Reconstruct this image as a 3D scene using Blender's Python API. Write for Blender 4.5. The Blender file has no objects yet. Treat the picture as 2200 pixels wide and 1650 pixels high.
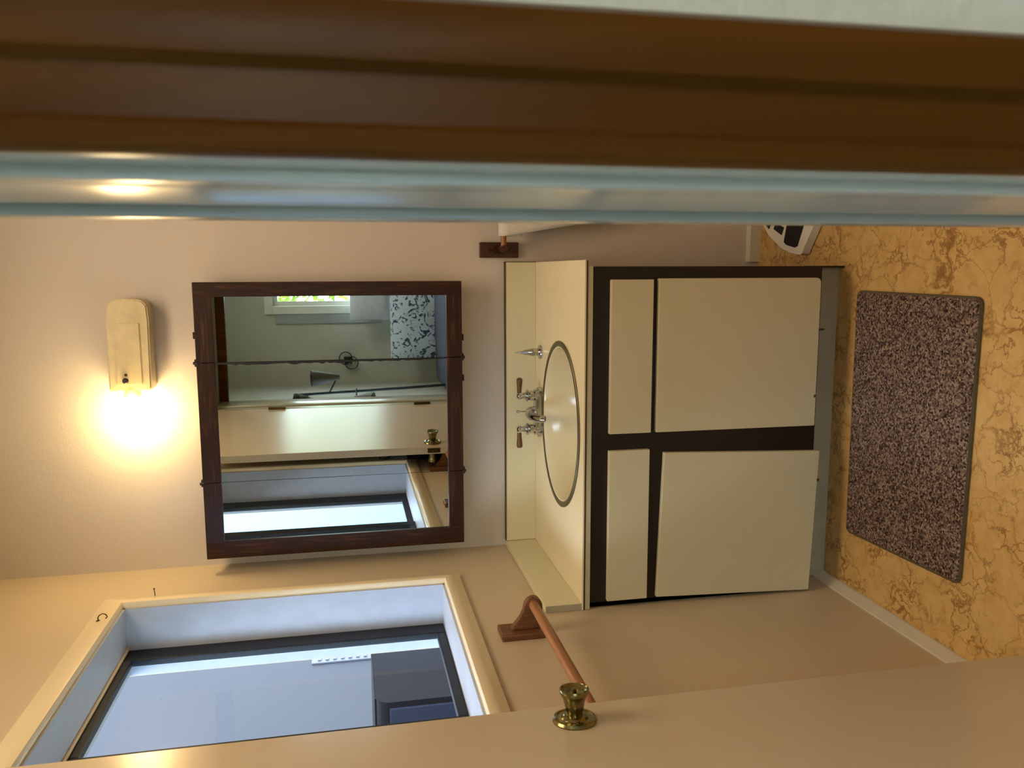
import bpy, bmesh, math, random
from mathutils import Vector, Matrix, noise
random.seed(4)
PI = math.pi
S = bpy.context.scene
COL = S.collection

# ------------------------------------------------------------------ camera
cam_d = bpy.data.cameras.new('camera'); cam = bpy.data.objects.new('camera', cam_d); COL.objects.link(cam)
Mx = [(-0.00266156, -0.99046457, -0.13774195), (-0.19889669, -0.13446605, 0.97075176), (-0.98001685, 0.02998014, -0.19664224)]
H = 1.42
mat4 = Matrix(((Mx[0][0], -Mx[0][1], -Mx[0][2], 0), (Mx[1][0], -Mx[1][1], -Mx[1][2], 0), (Mx[2][0], -Mx[2][1], -Mx[2][2], H), (0, 0, 0, 1)))
cam.matrix_world = mat4
cam_d.sensor_width = 36; cam_d.sensor_fit = 'HORIZONTAL'; cam_d.lens = 36 * 1753.4 / 2200
cam_d.clip_start = .02; cam_d.clip_end = 200
cam_d.dof.use_dof = True; cam_d.dof.focus_distance = 2.5; cam_d.dof.aperture_fstop = 11
S.camera = cam
# ------------------------------------------------------------------ exposure, sky, sun, lights
S.view_settings.view_transform = 'Standard'; S.view_settings.look = 'None'
S.view_settings.exposure = 0.36; S.view_settings.gamma = 1; S.view_settings.use_curve_mapping = False
W = bpy.data.worlds.new('sky'); S.world = W; W.use_nodes = True
bg = W.node_tree.nodes['Background']; bg.inputs[0].default_value = (.78, .88, 1.0, 1); bg.inputs[1].default_value = 13
sun_d = bpy.data.lights.new('sun', 'SUN'); sun_d.energy = 5; sun_d.angle = math.radians(2); sun_d.color = (1, .93, .8)
sun = bpy.data.objects.new('sun', sun_d); COL.objects.link(sun); sun.location = (0, 0, 8)
sun.rotation_euler = Vector((.03, .7, 1)).to_track_quat('Z', 'Y').to_euler()

def area(name, loc, size, aim, energy, color, portal=False):
    l = bpy.data.lights.new(name, 'AREA'); l.shape = 'RECTANGLE'; l.size, l.size_y = size; l.energy = energy; l.color = color
    if portal: l.cycles.is_portal = True
    o = bpy.data.objects.new(name, l); COL.objects.link(o); o.location = loc
    o.rotation_euler = (-Vector(aim)).to_track_quat('Z', 'Y').to_euler(); return o
area('bathroom_fill_light', (.1, 1.5, 2.60), (.9, .7), (0, 0, -1), 15, (1, .81, .60))  # added soft warm fill, no real fixture; brightens the vanity and walls
area('bedroom_fill_light', (1.1, -.9, 2.6), (.5, .5), (0, 0, -1), 25, (1, .97, .92))  # added unseen fill that lifts the bedroom brightness

# ------------------------------------------------------------------ materials
def lin(h):
    if isinstance(h, str):
        h = h.lstrip('#'); c = [int(h[i:i + 2], 16) / 255 for i in (0, 2, 4)]
    else: c = h
    return tuple((x / 12.92 if x <= .04045 else ((x + .055) / 1.055) ** 2.4) for x in c) + (1,)

def mat(name, col, rough=.5, metal=0, spec=None, bump=None, var=None, emit=None, trans=0):
    m = bpy.data.materials.new(name); m.use_nodes = True; nt = m.node_tree; b = nt.nodes['Principled BSDF']
    c = lin(col); b.inputs['Base Color'].default_value = c; b.inputs['Roughness'].default_value = rough; b.inputs['Metallic'].default_value = metal
    if spec is not None: b.inputs['Specular IOR Level'].default_value = spec
    if trans: b.inputs['Transmission Weight'].default_value = trans
    tc = nt.nodes.new('ShaderNodeTexCoord')
    n = nt.nodes.new('ShaderNodeTexNoise'); nt.links.new(tc.outputs['Object'], n.inputs['Vector'])
    n.inputs['Scale'].default_value = (var or (6, .06))[0]; n.inputs['Detail'].default_value = 5
    amt = (var or (6, .06))[1]
    r = nt.nodes.new('ShaderNodeValToRGB'); r.color_ramp.elements[0].position = .3; r.color_ramp.elements[1].position = .7
    r.color_ramp.elements[0].color = tuple(x * (1 - amt) for x in c[:3]) + (1,); r.color_ramp.elements[1].color = tuple(min(1, x * (1 + amt * .6)) for x in c[:3]) + (1,)
    nt.links.new(n.outputs['Fac'], r.inputs['Fac']); nt.links.new(r.outputs['Color'], b.inputs['Base Color'])
    if bump:
        n2 = nt.nodes.new('ShaderNodeTexNoise'); n2.inputs['Scale'].default_value = bump[0]; n2.inputs['Detail'].default_value = 3
        nt.links.new(tc.outputs['Object'], n2.inputs['Vector'])
        bp = nt.nodes.new('ShaderNodeBump'); bp.inputs['Strength'].default_value = bump[1]; bp.inputs['Distance'].default_value = .002
        nt.links.new(n2.outputs['Fac'], bp.inputs['Height']); nt.links.new(bp.outputs['Normal'], b.inputs['Normal'])
    if emit:
        b.inputs['Emission Color'].default_value = lin(emit[0]); b.inputs['Emission Strength'].default_value = emit[1]
    return m

def wood(name, a, b_, axis=2, scale=18, rough=.4, stretch=14, bump=.15, spec=.5):
    m = bpy.data.materials.new(name); m.use_nodes = True; nt = m.node_tree; b = nt.nodes['Principled BSDF']
    b.inputs['Roughness'].default_value = rough; b.inputs['Specular IOR Level'].default_value = spec
    tc = nt.nodes.new('ShaderNodeTexCoord'); mp = nt.nodes.new('ShaderNodeMapping')
    s = [scale] * 3; s[axis] = scale / stretch; mp.inputs['Scale'].default_value = s
    nt.links.new(tc.outputs['Object'], mp.inputs['Vector'])
    n = nt.nodes.new('ShaderNodeTexNoise'); n.inputs['Scale'].default_value = 1; n.inputs['Detail'].default_value = 8; n.inputs['Distortion'].default_value = 1.2
    nt.links.new(mp.outputs['Vector'], n.inputs['Vector'])
    mu = nt.nodes.new('ShaderNodeMath'); mu.operation = 'MULTIPLY'; mu.inputs[1].default_value = 9
    sn = nt.nodes.new('ShaderNodeMath'); sn.operation = 'SINE'
    nt.links.new(n.outputs['Fac'], mu.inputs[0]); nt.links.new(mu.outputs[0], sn.inputs[0])
    mr = nt.nodes.new('ShaderNodeMapRange'); mr.inputs['From Min'].default_value = -1
    nt.links.new(sn.outputs[0], mr.inputs['Value'])
    r = nt.nodes.new('ShaderNodeValToRGB'); r.color_ramp.elements[0].color = lin(a); r.color_ramp.elements[1].color = lin(b_)
    nt.links.new(mr.outputs['Result'], r.inputs['Fac']); nt.links.new(r.outputs['Color'], b.inputs['Base Color'])
    bp = nt.nodes.new('ShaderNodeBump'); bp.inputs['Strength'].default_value = bump; bp.inputs['Distance'].default_value = .001
    nt.links.new(mr.outputs['Result'], bp.inputs['Height']); nt.links.new(bp.outputs['Normal'], b.inputs['Normal'])
    return m

def floor_mat():
    m = bpy.data.materials.new('veined_vinyl'); m.use_nodes = True; nt = m.node_tree; b = nt.nodes['Principled BSDF']
    L = nt.links.new; N = nt.nodes.new
    tc = N('ShaderNodeTexCoord'); b.inputs['Roughness'].default_value = .45
    dn = N('ShaderNodeTexNoise'); dn.inputs['Scale'].default_value = 12; dn.inputs['Detail'].default_value = 5; dn.inputs['Roughness'].default_value = .62
    L(tc.outputs['Object'], dn.inputs['Vector'])
    mad = N('ShaderNodeVectorMath'); mad.operation = 'MULTIPLY_ADD'; mad.inputs[1].default_value = (.18, .18, 0)
    L(dn.outputs['Color'], mad.inputs[0]); L(tc.outputs['Object'], mad.inputs[2])
    outs = []
    for sc, w in ((9.5, .04), (19, .065)):
        v = N('ShaderNodeTexVoronoi'); v.feature = 'DISTANCE_TO_EDGE'; v.inputs['Scale'].default_value = sc
        L(mad.outputs[0], v.inputs['Vector'])
        mr = N('ShaderNodeMapRange'); mr.inputs['From Min'].default_value = 0; mr.inputs['From Max'].default_value = w
        mr.inputs['To Min'].default_value = 1; mr.inputs['To Max'].default_value = 0; L(v.outputs['Distance'], mr.inputs['Value'])
        outs.append(mr)
    mk = N('ShaderNodeTexNoise'); mk.inputs['Scale'].default_value = 9; mk.inputs['Detail'].default_value = 3; L(tc.outputs['Object'], mk.inputs['Vector'])
    mkr = N('ShaderNodeMapRange'); mkr.inputs['From Min'].default_value = .42; mkr.inputs['From Max'].default_value = .6; L(mk.outputs['Fac'], mkr.inputs['Value'])
    m2 = N('ShaderNodeMath'); m2.operation = 'MULTIPLY'; L(outs[1].outputs[0], m2.inputs[0]); L(mkr.outputs[0], m2.inputs[1])
    m1 = N('ShaderNodeMath'); m1.operation = 'MAXIMUM'; L(outs[0].outputs[0], m1.inputs[0]); L(m2.outputs[0], m1.inputs[1])
    cl = N('ShaderNodeTexNoise'); cl.inputs['Scale'].default_value = 26; cl.inputs['Detail'].default_value = 6; L(tc.outputs['Object'], cl.inputs['Vector'])
    cr = N('ShaderNodeValToRGB'); cr.color_ramp.elements[0].position = .35; cr.color_ramp.elements[1].position = .62
    cr.color_ramp.elements[0].color = lin('#caa05c'); cr.color_ramp.elements[1].color = lin('#d6af6c'); L(cl.outputs['Fac'], cr.inputs['Fac'])
    # vein strength varies
    vs = N('ShaderNodeMapRange'); vs.inputs['From Min'].default_value = .3; vs.inputs['From Max'].default_value = .6; vs.inputs['To Min'].default_value = .3; vs.inputs['To Max'].default_value = 1
    L(mk.outputs['Fac'], vs.inputs['Value'])
    m3 = N('ShaderNodeMath'); m3.operation = 'MULTIPLY'; L(m1.outputs[0], m3.inputs[0]); L(vs.outputs[0], m3.inputs[1])
    mx = N('ShaderNodeMix'); mx.data_type = 'RGBA'; L(m3.outputs[0], mx.inputs[0]); L(cr.outputs['Color'], mx.inputs[6]); mx.inputs[7].default_value = lin('#8a5d22')
    L(mx.outputs[2], b.inputs['Base Color'])
    return m

def speckle(name, cols, scale, rough=1, bump=.6):
    m = bpy.data.materials.new(name); m.use_nodes = True; nt = m.node_tree; b = nt.nodes['Principled BSDF']; b.inputs['Roughness'].default_value = rough
    b.inputs['Specular IOR Level'].default_value = .1
    tc = nt.nodes.new('ShaderNodeTexCoord'); v = nt.nodes.new('ShaderNodeTexVoronoi'); v.inputs['Scale'].default_value = scale
    nt.links.new(tc.outputs['Object'], v.inputs['Vector'])
    sp = nt.nodes.new('ShaderNodeSeparateColor'); nt.links.new(v.outputs['Color'], sp.inputs[0])
    r = nt.nodes.new('ShaderNodeValToRGB'); r.color_ramp.interpolation = 'LINEAR'
    e = r.color_ramp.elements; e[0].color = lin(cols[0]); e[0].position = .1; e[1].color = lin(cols[-1]); e[1].position = .95
    for i, c in enumerate(cols[1:-1]):
        x = e.new(.1 + .85 * (i + 1) / (len(cols) - 1)); x.color = lin(c)
    nt.links.new(sp.outputs[0], r.inputs['Fac']); nt.links.new(r.outputs['Color'], b.inputs['Base Color'])
    bp = nt.nodes.new('ShaderNodeBump'); bp.inputs['Strength'].default_value = bump; bp.inputs['Distance'].default_value = .003
    nt.links.new(v.outputs['Distance'], bp.inputs['Height']); nt.links.new(bp.outputs['Normal'], b.inputs['Normal'])
    return m

def glass_mat():
    m = bpy.data.materials.new('window_glass'); m.use_nodes = True; nt = m.node_tree; nt.nodes.clear()
    o = nt.nodes.new('ShaderNodeOutputMaterial'); t = nt.nodes.new('ShaderNodeBsdfTransparent'); t.inputs[0].default_value = (.93, .95, .97, 1)
    g = nt.nodes.new('ShaderNodeBsdfGlossy'); g.inputs['Roughness'].default_value = .02; f = nt.nodes.new('ShaderNodeFresnel'); f.inputs[0].default_value = 1.22
    mx = nt.nodes.new('ShaderNodeMixShader'); gm = nt.nodes.new('ShaderNodeNewGeometry'); sb = nt.nodes.new('ShaderNodeMath'); sb.operation = 'SUBTRACT'; sb.inputs[0].default_value = 1; nt.links.new(gm.outputs['Backfacing'], sb.inputs[1]); ml = nt.nodes.new('ShaderNodeMath'); ml.operation = 'MULTIPLY'; nt.links.new(f.outputs[0], ml.inputs[0]); nt.links.new(sb.outputs[0], ml.inputs[1]); nt.links.new(ml.outputs[0], mx.inputs[0]); nt.links.new(t.outputs[0], mx.inputs[1]); nt.links.new(g.outputs[0], mx.inputs[2])
    nt.links.new(mx.outputs[0], o.inputs[0]); return m

M = dict(
    wall=mat('bath_wall_paint', '#d2c5b3', .55, bump=(170, .25), var=(3, .03)),
    walll=mat('left_wall_paint', '#cbb898', .42, bump=(120, .15), var=(3, .03)),
    wallr=mat('bedroom_wall_paint', '#bdbba9', .6, bump=(150, .6), var=(5, .05)),
    white=mat('white_gloss_paint', '#d9ddd0', .22, var=(4, .03)),
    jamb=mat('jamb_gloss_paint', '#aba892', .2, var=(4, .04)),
    cream=mat('cream_gloss_paint', '#e6d3ad', .25, var=(4, .03)),
    door=mat('door_gloss_paint', '#c8b596', .22, var=(3, .03), bump=(14, .12)),
    reveal=mat('reveal_paint', '#b6bcc8', .4, var=(25, .05), bump=(60, .2)),
    floor=floor_mat(),
    base=mat('baseboard_paint', '#d6cdb4', .4),
    darkwood=wood('mirror_frame_wood_upright', '#2c1508', '#553016', 2, 60, .35, 12, .3, .3),
    darkwood_x=wood('mirror_frame_wood_level', '#2c1508', '#5a3418', 0, 60, .35, 12, .3, .3),
    casing=wood('door_casing_wood', '#472809', '#633c10', 2, 14, .32, 10, .05, .07),
    vanity=wood('vanity_dark_stain', '#120700', '#1d0d04', 2, 30, .45, 10, .1),
    laminate=mat('panel_laminate', '#d2c6a0', .45, var=(3, .03)),
    counter=mat('counter_laminate', '#e9dcb6', .3, var=(4, .03)),
    splash=mat('splash_laminate', '#d9d0a8', .35, var=(4, .03)),
    edge=mat('counter_edge_strip', '#bdb493', .5, var=(30, .06)),
    seam=mat('brown_seam', '#4f3a12', .6),
    kick=mat('kick_board_grey', '#aea58a', .5, var=(18, .08)),
    basin=mat('basin_enamel', '#ddd3ae', .12, var=(3, .02)),
    rim=mat('sink_rim_metal', '#6d6346', .35, .7),
    chrome=mat('chrome', '#c9cdd0', .08, 1),
    leverwood=wood('lever_wood', '#5d3d12', '#83602a', 0, 120, .4, 6),
    oak=wood('towel_bar_wood', '#955f36', '#b57d4c', 1, 60, .4, 12),
    oakd=wood('dark_rail_wood', '#3f1f0e', '#5e3218', 2, 80, .45, 8),
    oakz=wood('bracket_wood', '#6b4326', '#92623a', 2, 80, .45, 8),
    brass=mat('antique_brass', '#8f865a', .22, 1, var=(40, .12)),
    brassd=mat('dark_brass', '#5a4d2a', .3, 1),
    mirror=mat('mirror_silver', '#d9dedb', .0, 1, var=(1, .0)),
    black=mat('black_metal', '#15110e', .5),
    gasket=mat('black_rubber_gasket', '#0b0d12', .5),
    lampbody=mat('aged_glass_beige', '#d8c494', .3, var=(22, .12), bump=(30, .3)),
    bulb=mat('lit_bulb', '#fff1cf', .3, emit=('#ffdfa2', 30)),
    rug=speckle('flecked_carpet', ['#34261f', '#62504a', '#7d695b', '#a08c7a'], 230),
    rugedge=mat('rug_binding', '#5e523a', .9),
    scalew=mat('scale_white_enamel', '#e6e0cf', .35), tread=mat('black_ribbed_rubber', '#0d0a08', .7, bump=(300, .3)),
    towel=mat('white_towel', '#e4ddd0', 1, spec=.1, bump=(400, .6), var=(30, .06)),
    glass=glass_mat(),
    outwall=mat('outside_siding', '#1d2029', .9, var=(2, .05)), outblue=mat('sky_stand_in_blue', '#6d94b5', .8),
    outdark=mat('dark_plastic', '#0a0b10', .9, spec=.08), outmid=mat('cabinet_lit_face_blue', '#1b1f2c', .9, spec=.1), outpale=mat('pale_vent', '#343945', .6),
    ground=mat('outside_ground', '#8b8f84', 1),
    bedwhite=mat('white_linen', '#d7dde2', 1, var=(20, .1), bump=(60, .5)),
    blanket=mat('navy_blanket', '#33343f', 1, var=(30, .2)),
    shade=mat('olive_metal_shade', '#4a422f', .5, .1),
    pole=mat('dark_metal_pole', '#2e3432', .4, .5),
    blind=mat('grey_roller_blind', '#9da4a0', .9),
    leaf=mat('leaf_green', '#a4c63a', .6, var=(8, .4)), bark=mat('bark', '#5d4a38', .9, var=(20, .3)),
    curtain=mat('cream_curtain', '#d8cfc2', 1, var=(14, .05)),
)
def patterned():
    m = bpy.data.materials.new('blue_white_pattern'); m.use_nodes = True; nt = m.node_tree; b = nt.nodes['Principled BSDF']; b.inputs['Roughness'].default_value = 1
    tc = nt.nodes.new('ShaderNodeTexCoord'); n = nt.nodes.new('ShaderNodeTexNoise'); n.inputs['Scale'].default_value = 13; n.inputs['Distortion'].default_value = 2.5
    nt.links.new(tc.outputs['Object'], n.inputs['Vector']); r = nt.nodes.new('ShaderNodeValToRGB')
    r.color_ramp.elements[0].position = .40; r.color_ramp.elements[1].position = .46; r.color_ramp.elements[0].color = lin('#45566b'); r.color_ramp.elements[1].color = lin('#dbe8f0')
    nt.links.new(n.outputs['Fac'], r.inputs['Fac']); nt.links.new(r.outputs['Color'], b.inputs['Base Color']); return m
M['pattern'] = patterned()

# ------------------------------------------------------------------ mesh helpers
def obj(name, bm, m, parent=None, smooth=False, label=None, inherit=True):
    me = bpy.data.meshes.new(name); bmesh.ops.recalc_face_normals(bm, faces=bm.faces[:]); bm.to_mesh(me); bm.free()
    me.materials.append(m)
    if smooth:
        for p in me.polygons: p.use_smooth = True
        try: me.set_sharp_from_angle(angle=math.radians(38))
        except Exception: pass
    o = bpy.data.objects.new(name, me); COL.objects.link(o)
    if parent:
        o.parent = parent
        if inherit and parent.matrix_basis != Matrix():   # meshes are written in world space; keep them there
            o.matrix_parent_inverse = world_of(parent).inverted()
    if label: o['label'] = label
    return o
def world_of(o):
    m = o.matrix_basis.copy()
    while o.parent: m = o.parent.matrix_basis @ m; o = o.parent
    return m
def box(bm, x0, x1, y0, y1, z0, z1, bev=0, seg=2, mtx=None):
    t = bmesh.new(); r = bmesh.ops.create_cube(t, size=1)
    for v in t.verts: v.co = Vector(((x0 + x1) / 2 + v.co.x * (x1 - x0), (y0 + y1) / 2 + v.co.y * (y1 - y0), (z0 + z1) / 2 + v.co.z * (z1 - z0)))
    if bev: bmesh.ops.bevel(t, geom=t.edges[:], offset=bev, segments=seg, profile=.5, affect='EDGES')
    merge(bm, t, mtx)
def merge(bm, t, mtx=None):
    if mtx is not None: bmesh.ops.transform(t, matrix=mtx, verts=t.verts[:])
    me = bpy.data.meshes.new('tmp'); t.to_mesh(me); t.free(); bm.from_mesh(me); bpy.data.meshes.remove(me)
def B(*a, **k):
    bm = bmesh.new(); box(bm, *a, **k); return bm
def prism(bm, pts, a0, a1, axis='z', bev=0, mtx=None):
    t = bmesh.new()
    def P(p, a): return {'z': (p[0], p[1], a), 'y': (p[0], a, p[1]), 'x': (a, p[0], p[1])}[axis]
    lo = [t.verts.new(P(p, a0)) for p in pts]; hi = [t.verts.new(P(p, a1)) for p in pts]
    t.faces.new(lo); t.faces.new(hi[::-1]); n = len(pts)
    for i in range(n): t.faces.new((lo[i], hi[i], hi[(i + 1) % n], lo[(i + 1) % n]))
    bmesh.ops.recalc_face_normals(t, faces=t.faces[:])
    if bev: bmesh.ops.bevel(t, geom=t.edges[:], offset=bev, segments=2, affect='EDGES')
    merge(bm, t, mtx)
def lathe(bm, prof, n=32, mtx=None, sx=1, sy=1):
    t = bmesh.new(); rings = []
    for r, z in prof:
        if r < 1e-6: rings.append([t.verts.new((0, 0, z))])
        else: rings.append([t.verts.new((sx * r * math.cos(2 * PI * i / n), sy * r * math.sin(2 * PI * i / n), z)) for i in range(n)])
    for a, b in zip(rings, rings[1:]):
        for i in range(n):
            j = (i + 1) % n
            if len(a) == 1 and len(b) == 1: continue
            if len(a) == 1: t.faces.new((a[0], b[i], b[j]))
            elif len(b) == 1: t.faces.new((a[i], a[j], b[0]))
            else: t.faces.new((a[i], a[j], b[j], b[i]))
    merge(bm, t, mtx)
def tube(bm, pts, r, n=12, caps=True):
    t = bmesh.new(); pts = [Vector(p) for p in pts]; rr = r if isinstance(r, (list, tuple)) else [r] * len(pts)
    d0 = (pts[1] - pts[0]).normalized(); u = d0.orthogonal().normalized(); rings = []
    for i, p in enumerate(pts):
        d = (pts[min(i + 1, len(pts) - 1)] - pts[max(i - 1, 0)]).normalized()
        u = (u - d * u.dot(d)).normalized(); w = d.cross(u)
        rings.append([t.verts.new(p + (u * math.cos(2 * PI * k / n) + w * math.sin(2 * PI * k / n)) * rr[i]) for k in range(n)])
    for a, b in zip(rings, rings[1:]):
        for i in range(n): t.faces.new((a[i], a[(i + 1) % n], b[(i + 1) % n], b[i]))
    if caps: t.faces.new(rings[0][::-1]); t.faces.new(rings[-1])
    merge(bm, t)
def T(loc, axis=None):
    m = Matrix.Translation(Vector(loc))
    if axis is not None: m = m @ Vector(axis).to_track_quat('Z', 'Y').to_matrix().to_4x4()
    return m
def thing(name, label, cat, loc=(0, 0, 0), rz=0, group=None):
    o = bpy.data.objects.new(name, None); o.empty_display_size = .05; COL.objects.link(o); o.location = loc; o.rotation_euler = (0, 0, rz)
    o['label'] = label; o['category'] = cat
    if group: o['group'] = group
    return o
def tag(o, label, cat, group=None):
    o['label'] = label; o['category'] = cat
    if group: o['group'] = group
    return o
def struct(o): o['kind'] = 'structure'; return o
def bez(p, n=12):
    out = []
    for i in range(n + 1):
        t = i / n; q = [Vector(x) for x in p]
        while len(q) > 1: q = [q[k].lerp(q[k + 1], t) for k in range(len(q) - 1)]
        out.append(q[0])
    return out

# ------------------------------------------------------------------ dimensions
XL = -.936; YB = 2.662; YF = .637; YN = .352; XR = 1.45; ZC = 2.62
DX0 = -.737; DX1 = .045; DZ = 2.13
WZ0, WZ1, WY0, WY1 = 1.154, 2.056, 1.222, 2.347; XS = -1.051
RX0, RX1, RY = -1.0, 2.3, -2.2

# ------------------------------------------------------------------ setting
struct(obj('floor', B(-1.2, 2.5, -2.5, 2.82, -.12, 0), M['floor']))
struct(obj('ceiling', B(-1.2, 2.5, -2.5, 2.82, ZC, ZC + .15), M['wallr']))
struct(obj('wall_back', B(-1.136, XR + .15, YB, YB + .15, 0, ZC), M['wall']))
bm = bmesh.new(); xo = XL - .2
box(bm, xo, XL, YF, YB, 0, WZ0); box(bm, xo, XL, YF, YB, WZ1, ZC); box(bm, xo, XL, YF, WY0, WZ0, WZ1); box(bm, xo, XL, WY1, YB, WZ0, WZ1)
struct(obj('wall_left', bm, M['walll']))
struct(obj('wall_right', B(XR, XR + .15, YF, YB, 0, ZC), M['wall']))
bm = bmesh.new()
box(bm, XL - .2, DX0 - .02, YN + .14, YF, 0, ZC); box(bm, DX1 + .02, XR + .15, YN + .14, YF, 0, ZC); box(bm, DX0 - .02, DX1 + .02, YN + .14, YF, DZ + .02, ZC)
struct(obj('wall_front', bm, M['wall']))
bm = bmesh.new()
box(bm, RX0 - .15, DX0 - .02, YN, YN + .14, 0, ZC); box(bm, DX1 + .02, RX1 + .15, YN, YN + .14, 0, ZC); box(bm, DX0 - .02, DX1 + .02, YN, YN + .14, DZ + .02, ZC)
struct(obj('wall_bedroom_front', bm, M['wallr']))
# bedroom shell
V = (-.30, 1.15, 1.09, 2.04)       # rear window x0,x1,z0,z1
U = (-1.3, .15, 1.0, 2.04)         # side window y0,y1,z0,z1
bm = bmesh.new()
box(bm, RX0 - .15, V[0], RY - .15, RY, 0, ZC); box(bm, V[1], RX1 + .15, RY - .15, RY, 0, ZC); box(bm, V[0], V[1], RY - .15, RY, 0, V[2]); box(bm, V[0], V[1], RY - .15, RY, V[3], ZC)
struct(obj('wall_rear', bm, M['wallr']))
bm = bmesh.new()
box(bm, RX0 - .15, RX0, RY, U[0], 0, ZC); box(bm, RX0 - .15, RX0, U[1], YN, 0, ZC); box(bm, RX0 - .15, RX0, U[0], U[1], 0, U[2]); box(bm, RX0 - .15, RX0, U[0], U[1], U[3], ZC)
struct(obj('wall_bedroom_left', bm, M['wallr']))
struct(obj('wall_bedroom_right', B(RX1, RX1 + .15, RY, YN, 0, ZC), M['wallr']))
struct(obj('trim_4', B(DX0, DX1, YN - .004, YN + .03, 2.082, DZ, bev=.003), M['casing']))

# baseboards
bm = bmesh.new(); prism(bm, [(YB, 0), (YB, .047), (YB - .012, .047), (YB - .016, .04), (YB - .016, 0)], .0275, XR, 'x')
struct(obj('baseboard_back', bm, M['base']))
bm = bmesh.new(); prism(bm, [(XL, 0), (XL, .036), (XL + .006, .036), (XL + .010, .026), (XL + .014, .016), (XL + .018, .006), (XL + .018, 0)], YF, 2.178, 'y')
struct(obj('baseboard_left', bm, M['base']))

# right door jamb, head, left jamb: white painted boards with stop mouldings
bm = bmesh.new()
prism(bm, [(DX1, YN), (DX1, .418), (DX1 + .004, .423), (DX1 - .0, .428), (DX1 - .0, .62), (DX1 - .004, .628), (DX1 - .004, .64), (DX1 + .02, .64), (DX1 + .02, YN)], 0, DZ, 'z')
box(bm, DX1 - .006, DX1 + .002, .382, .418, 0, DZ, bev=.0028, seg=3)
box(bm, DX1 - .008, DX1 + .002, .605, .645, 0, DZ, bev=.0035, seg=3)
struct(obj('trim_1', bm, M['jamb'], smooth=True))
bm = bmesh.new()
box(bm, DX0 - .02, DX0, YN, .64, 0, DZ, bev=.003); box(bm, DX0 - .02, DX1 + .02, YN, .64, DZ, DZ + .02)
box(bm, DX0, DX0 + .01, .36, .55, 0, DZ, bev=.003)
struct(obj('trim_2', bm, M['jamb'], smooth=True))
# wooden casing on the bedroom face
prof = [(.045, YN), (.045, YN - .010), (.0475, YN - .0145), (.055, YN - .0165), (.058, YN - .012), (.077, YN - .0125), (.081, YN - .019), (.098, YN - .022), (.103, YN - .020), (.107, YN - .013), (.107, YN)]
bm = bmesh.new(); prism(bm, prof, 0, DZ + .06, 'z')
prism(bm, [(DX0 - (x - .045), y) for x, y in prof], 0, DZ + .06, 'z')
prism(bm, [(YN, DZ), (YN - .012, DZ), (YN - .018, DZ + .02), (YN - .02, DZ + .055), (YN - .012, DZ + .062), (YN, DZ + .062)], DX0 - .06, DX1 + .06, 'x')
struct(obj('trim_3', bm, M['casing'], smooth=True))

# window_1 : casing, jamb lining, gasket, sashes, glass
win = bpy.data.objects.new('window_1', None); COL.objects.link(win); win.location = (XL, (WY0 + WY1) / 2, WZ0); struct(win)
cp = [(0, 0), (.013, 0), (.019, .004), (.021, .014), (.02, .034), (.013, .05), (.009, .062), (0, .064)]  # (out from wall, away from opening)
def casing(name, side):
    bm = bmesh.new(); t = bmesh.new(); w = .064
    # mitred strip: profile swept between the two corner mitres
    ends = {'top': ((WY0, WZ1, -1), (WY1, WZ1, 1)), 'bottom': ((WY0, WZ0, -1), (WY1, WZ0, 1)), 'far': ((WY1, WZ0, -1), (WY1, WZ1, 1)), 'near': ((WY0, WZ0, -1), (WY0, WZ1, 1))}[side]
    rings = []
    for (y, z, s) in ends:
        r = []
        for o, a in cp:
            if side == 'top': p = (XL + o, y + s * a, z + a)
            elif side == 'bottom': p = (XL + o, y + s * a, z - a * .82)
            elif side == 'far': p = (XL + o, y + a, z + s * a)
            else: p = (XL + o, y - a, z + s * a)
            r.append(t.verts.new(p))
        rings.append(r)
    n = len(cp)
    for i in range(n): t.faces.new((rings[0][i], rings[1][i], rings[1][(i + 1) % n], rings[0][(i + 1) % n]))
    t.faces.new(rings[0][::-1]); t.faces.new(rings[1]); merge(bm, t)
    return obj(name, bm, M['cream'], win, smooth=True)
for s in ('top', 'bottom', 'far', 'near'): casing('window_casing', s)
bm = bmesh.new(); e = .006
box(bm, XS - .08, XL + .002, WY0, WY1, WZ0, WZ0 + e); box(bm, XS - .08, XL + .002, WY0, WY1, WZ1 - e, WZ1)
box(bm, XS - .08, XL + .002, WY0, WY0 + e, WZ0, WZ1); box(bm, XS - .08, XL + .002, WY1 - e, WY1, WZ0, WZ1)
obj('jamb_lining', bm, M['reveal'], win)
bm = bmesh.new()
for z0, z1, y0, y1 in ((WZ1 - .013, WZ1 - e, WY0, WY1),):
    box(bm, XS - .002, XS + .006, y0, y1, z0, z1, bev=.002)
obj('glazing_bead', bm, M['cream'], win)
def sash(y0, y1, x, wn, wf):
    bm = bmesh.new(); z0, z1 = WZ0 + e, WZ1 - e
    box(bm, x - .02, x, y0, y0 + wn, z0, z1, bev=.003); box(bm, x - .02, x, y1 - wf, y1, z0, z1, bev=.003)
    box(bm, x - .02, x, y0 + wn, y1 - wf, z0, z0 + .026, bev=.003); box(bm, x - .02, x, y0 + wn, y1 - wf, z1 - .026, z1, bev=.003)
    f = obj('sash', bm, M['gasket'], win); obj('pane', B(x - .012, x - .008, y0 + wn - .01, y1 - wf + .01, z0 + .016, z1 - .016), M['glass'], f)
sash(1.765, WY1 - e, XS - .004, .05, .065); sash(WY0 + e, 1.815, XS - .028, .085, .05)

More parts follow.
